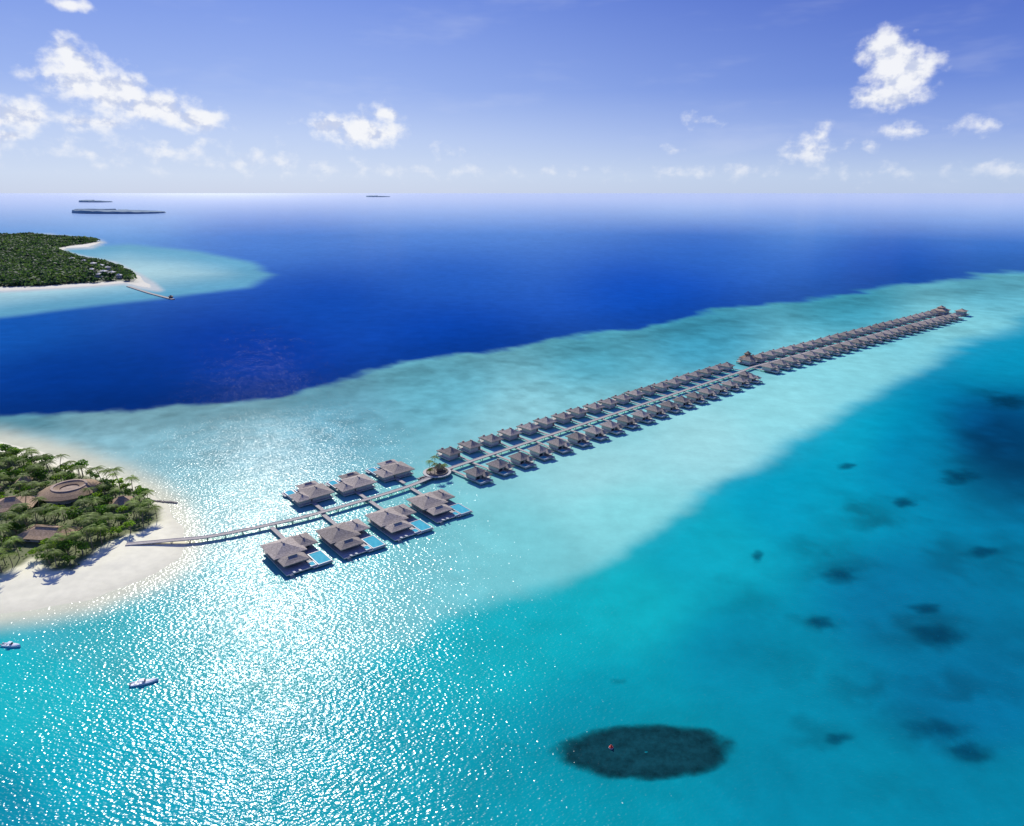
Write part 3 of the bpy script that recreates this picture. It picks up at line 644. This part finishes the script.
# ---------------------------------------------------------------- boats
def boat(L_,W_,loc,rz,label,canopy=True):
    r=empty('motor_boat',loc,rz,label,'boat'); R=[]; r.scale=(1,1,.62)
    for k in range(11):
        t=k/10; w=W_/2*(1-max(0,(t-.45)/.55)**2.2)*(.92+.08*min(1,t*4)); w=max(w,.03); x=-L_/2+L_*t; sh=.95+.35*t*t; kd=-.35+.5*max(0,t-.7)/.3
        R.append([(x,-w,sh),(x,-w*.88,.25+.2*t*t),(x,0,kd),(x,w*.88,.25+.2*t*t),(x,w,sh),(x,w*.8,sh+.02),(x,w*.72,sh-.3),(x,-w*.72,sh-.3),(x,-w*.8,sh+.02)])
    MB().rings(R).build('hull',M['white'],r)
    fd=MB(); R=[]
    for k in range(6):
        t=.5+.47*k/5; w=W_/2*(1-max(0,(t-.45)/.55)**2.2)*.8; x=-L_/2+L_*t; sh=.95+.35*t*t
        R.append([(x,-w,sh),(x,w,sh),(x,w*.5,sh+.18),(x,-w*.5,sh+.18)])
    fd.rings(R).build('foredeck',M['white'],r)
    MB().box(-L_*.04,0,1.05,L_*.12,W_*.45,.7).build('console',M['white'],r)
    MB().add([(L_*.04,-W_*.25,1.3),(L_*.04,W_*.25,1.3),(-.0,W_*.24,1.8),(-.0,-W_*.24,1.8),(L_*.02,-W_*.25,1.3),(L_*.02,W_*.25,1.3),(-.06,W_*.24,1.8),(-.06,-W_*.24,1.8)],[(0,1,2,3),(7,6,5,4),(0,4,5,1),(2,6,7,3)]).build('windscreen',M['glass'],r)
    if canopy:
        MB().rings([[(-L_*.2,y,2.1-.12*abs(y)) for y in (-W_*.36,0,W_*.36)]+[(-L_*.2,y,2.03-.12*abs(y)) for y in (W_*.36,0,-W_*.36)],[(L_*.0,y,2.12-.12*abs(y)) for y in (-W_*.36,0,W_*.36)]+[(L_*.0,y,2.05-.12*abs(y)) for y in (W_*.36,0,-W_*.36)]]).build('canopy',M['white'],r)
        for sx in (-.19,-.01):
            for sy in (-1,1): MB().tube((L_*sx,sy*W_*.34,.8),(L_*sx,sy*W_*.34,2.0),.04).build('canopy_post',M['greyboat'],r)
    for sy in (-.35,.35):
        MB().box(-L_/2-.2,sy,.9,.4,.3,.55).box(-L_/2-.16,sy,.25,.16,.12,.9).build('outboard_motor',M['greyboat'],r)
    MB().box(-L_*.32,0,.9,.45,W_*.55,.4).box(-L_*.38,0,1.1,.1,W_*.55,.4).build('seat',M['white'],r)
    return r
p=at(145,683); boat(6.4,1.7,(p.x,p.y,-.15),.3,'white motor boat moored alone in the turquoise water below the beach')
p=at(12,646); boat(5.4,1.5,(p.x,p.y,-.15),-.12,'white motor boat at the left picture edge just off the beach')
p=at(611,748); b=empty('marker_buoy',(p.x,p.y,0),0,'small red buoy floating over the dark oval reef','buoy')
MB().lathe([(.05,-.3),(.42,-.15),(.5,.15),(.4,.4),(.2,.52),(.12,.85),(.02,.9)],14,cap0=True,cap1=True).build('float',M['red'],b); MB().lathe([(.53,.1),(.55,.18),(.52,.24)],14).build('band',M['white'],b)

# ---------------------------------------------------------------- world
SUN_AZ=math.radians(-22); SUN_EL=math.radians(34)
w=bpy.data.worlds.new('World'); bpy.context.scene.world=w; w.use_nodes=True; N=w.node_tree.nodes; L=w.node_tree.links; N.clear()
try: w.cycles.sampling_method='MANUAL'; w.cycles.sample_map_resolution=256
except Exception as e: print(e)
out=N.new('ShaderNodeOutputWorld'); bg=N.new('ShaderNodeBackground'); bg.inputs[1].default_value=.1; L.new(bg.outputs[0],out.inputs[0])
sky=N.new('ShaderNodeTexSky'); sky.sky_type='NISHITA'; sky.sun_disc=False; sky.sun_elevation=SUN_EL; sky.sun_rotation=SUN_AZ; sky.altitude=100; sky.air_density=1.0; sky.dust_density=.2; sky.ozone_density=2.5
tc=N.new('ShaderNodeTexCoord'); sep=N.new('ShaderNodeSeparateXYZ'); L.new(tc.outputs['Generated'],sep.inputs[0])
def mth(op,a,b=None,c=None,clamp=False):
    n=N.new('ShaderNodeMath'); n.operation=op; n.use_clamp=clamp
    for i,v in enumerate((a,b,c)):
        if v is None: continue
        if isinstance(v,(int,float)): n.inputs[i].default_value=v
        else: L.new(v,n.inputs[i])
    return n.outputs[0]
def mixn(f,a,b):
    n=N.new('ShaderNodeMix'); n.data_type='RGBA'
    for k,v in (('Factor',f),('A',a),('B',b)):
        if isinstance(v,(int,float,tuple)): n.inputs[k].default_value=v
        else: L.new(v,n.inputs[k])
    return n.outputs['Result']
azn=mth('ARCTAN2',sep.outputs[0],sep.outputs[1]); eln=mth('ARCSINE',sep.outputs[2])
cmb=N.new('ShaderNodeCombineXYZ'); L.new(azn,cmb.inputs[0]); L.new(eln,cmb.inputs[1])
def ramp(v,a,b,c=0,d=1):
    n=N.new('ShaderNodeMapRange'); n.interpolation_type='SMOOTHSTEP'; n.inputs[1].default_value=a;n.inputs[2].default_value=b;n.inputs[3].default_value=c;n.inputs[4].default_value=d; L.new(v,n.inputs[0]); return n.outputs[0]
# hazy tropical air: violet blue aloft, pale at the horizon, darker away from the sun
def skyramp(stops):
    cr=N.new('ShaderNodeValToRGB'); L.new(mth('DIVIDE',eln,1.4),cr.inputs[0]); E=cr.color_ramp.elements
    E[0].position=stops[0][0]; E[0].color=tuple(float(x) for x in lin(stops[0][1]))+(1,); E[1].position=1; E[1].color=tuple(float(x) for x in lin(stops[-1][1]))+(1,)
    for p_,c_ in stops[1:-1]: e=E.new(p_); e.color=tuple(float(x) for x in lin(c_))+(1,)
    return cr.outputs[0]
left=skyramp(((0,(186,204,236)),(.015,(194,211,242)),(.05,(182,200,242)),(.09,(148,173,237)),(.17,(108,139,227)),(.35,(80,108,200)),(1,(55,80,175))))
right=skyramp(((0,(178,199,235)),(.015,(180,201,238)),(.05,(138,164,231)),(.09,(98,129,217)),(.17,(62,91,196)),(.35,(55,82,180)),(1,(55,80,175))))
grad=mixn(ramp(azn,-.35,.62),left,right)
sc10=N.new('ShaderNodeVectorMath'); sc10.operation='SCALE'; L.new(grad,sc10.inputs[0]); sc10.inputs['Scale'].default_value=10
base=mixn(.88,sky.outputs[0],sc10.outputs[0])
def azel(px_,py_):
    x=(px_-W0)/F; y=(py_-H0)/F; v=Vector((x,C-y*S,-(S+y*C))).normalized(); return math.atan2(v.x,v.y),math.asin(v.z)
def mapv(off,str_):
    mp=N.new('ShaderNodeMapping'); mp.inputs['Scale'].default_value=str_; mp.inputs['Location'].default_value=off; L.new(cmb.outputs[0],mp.inputs[0]); return mp.outputs[0]
def nz(scale,detail,rough,off=(0,0,0),str_=(1,1.25,1)):
    n=N.new('ShaderNodeTexNoise'); n.inputs['Scale'].default_value=scale; n.inputs['Detail'].default_value=detail; n.inputs['Roughness'].default_value=rough; L.new(mapv(off,str_),n.inputs['Vector']); return n.outputs[0]
CL=[(76,74,38,30,1.3),(112,90,46,26,1.35),(152,106,44,19,1.25),(194,119,38,14,1.15),(66,50,18,20,1.0),(92,122,44,11,.85),(14,113,36,20,1.25),(10,136,24,9,.85),
(335,124,32,12,1.05),(368,133,38,17,1.25),(384,114,20,13,1.0),
(886,50,26,24,1.5),(902,72,38,30,1.6),(888,96,38,14,1.5),(900,131,22,8,.7),(868,146,16,6,.45),(978,124,26,10,.55),(697,121,18,7,.45),(680,151,16,5,.55),(808,152,24,16,.95),(822,136,11,13,.85),(738,168,14,7,.3),
(74,5,24,9,.9),(32,72,24,9,.45),(450,152,20,6,.3),(150,152,120,13,.42),(262,163,90,9,.36),(420,172,240,6,.28),(880,172,110,8,.3),(1005,170,38,9,.5),(700,174,90,5,.25)]
mask=None
for (a,b,rx,ry,k) in CL:
    u,v=azel(a,b); u2,_=azel(a+rx,b); _,v2=azel(a,b-ry)
    s2=N.new('ShaderNodeVectorMath'); s2.operation='MULTIPLY_ADD'; L.new(cmb.outputs[0],s2.inputs[0]); s2.inputs[1].default_value=(1/(u2-u),1/(v2-v),0); s2.inputs[2].default_value=(-u/(u2-u),-v/(v2-v),0)
    s3=N.new('ShaderNodeVectorMath'); s3.operation='LENGTH'; L.new(s2.outputs[0],s3.inputs[0])
    g_=mth('MULTIPLY_ADD',s3.outputs['Value'],-k,1.2*k)
    mask=g_ if mask is None else mth('SMOOTH_MAX',mask,g_,.12)
n1_=nz(42,6,.54); n1b=nz(42,4,.54,(-.006,-.016,0))
mask=mth('MAXIMUM',mask,-1.0)
dens=mth('ADD',mask,mth('MULTIPLY',mth('SUBTRACT',n1_,.5),2.5))
alpha=ramp(dens,.0,1.1)
shade=ramp(mth('ADD',mth('SUBTRACT',n1_,n1b),mth('MULTIPLY',dens,-.05)),-.22,.0)
cloudc=mixn(shade,(5.9,6.5,8.3,1),(9.3,9.4,9.7,1))
hazeup=ramp(eln,.0,.07,.55,1.0)
ci=nz(5,4,.6,(3,1,0),(1,4,1)); cir=mth('MULTIPLY',ramp(ci,.5,.8),.16)
mc=mixn(cir,base,(7.2,7.7,9.2,1))
L.new(mixn(mth('MULTIPLY',mth('MULTIPLY',alpha,.95),hazeup),mc,cloudc),bg.inputs[0])
sl=bpy.data.lights.new('Sun','SUN'); sl.energy=4.95; sl.angle=math.radians(.53); sl.color=(1,.97,.91)
so=bpy.data.objects.new('Sun',sl); col.objects.link(so)
sv=Vector((math.sin(SUN_AZ)*math.cos(SUN_EL),math.cos(SUN_AZ)*math.cos(SUN_EL),math.sin(SUN_EL))); so.rotation_euler=sv.to_track_quat('Z','Y').to_euler(); so.location=(0,0,300)
cam=bpy.data.cameras.new('Camera'); co=bpy.data.objects.new('Camera',cam); col.objects.link(co)
co.location=(0,0,H); co.rotation_euler=(math.pi/2-P,0,0); cam.sensor_width=36; cam.lens=F/1024*36; cam.clip_end=1e6; cam.clip_start=1
bpy.context.scene.camera=co
sc=bpy.context.scene; sc.view_settings.view_transform='Standard'; sc.view_settings.look='None'; sc.view_settings.exposure=0
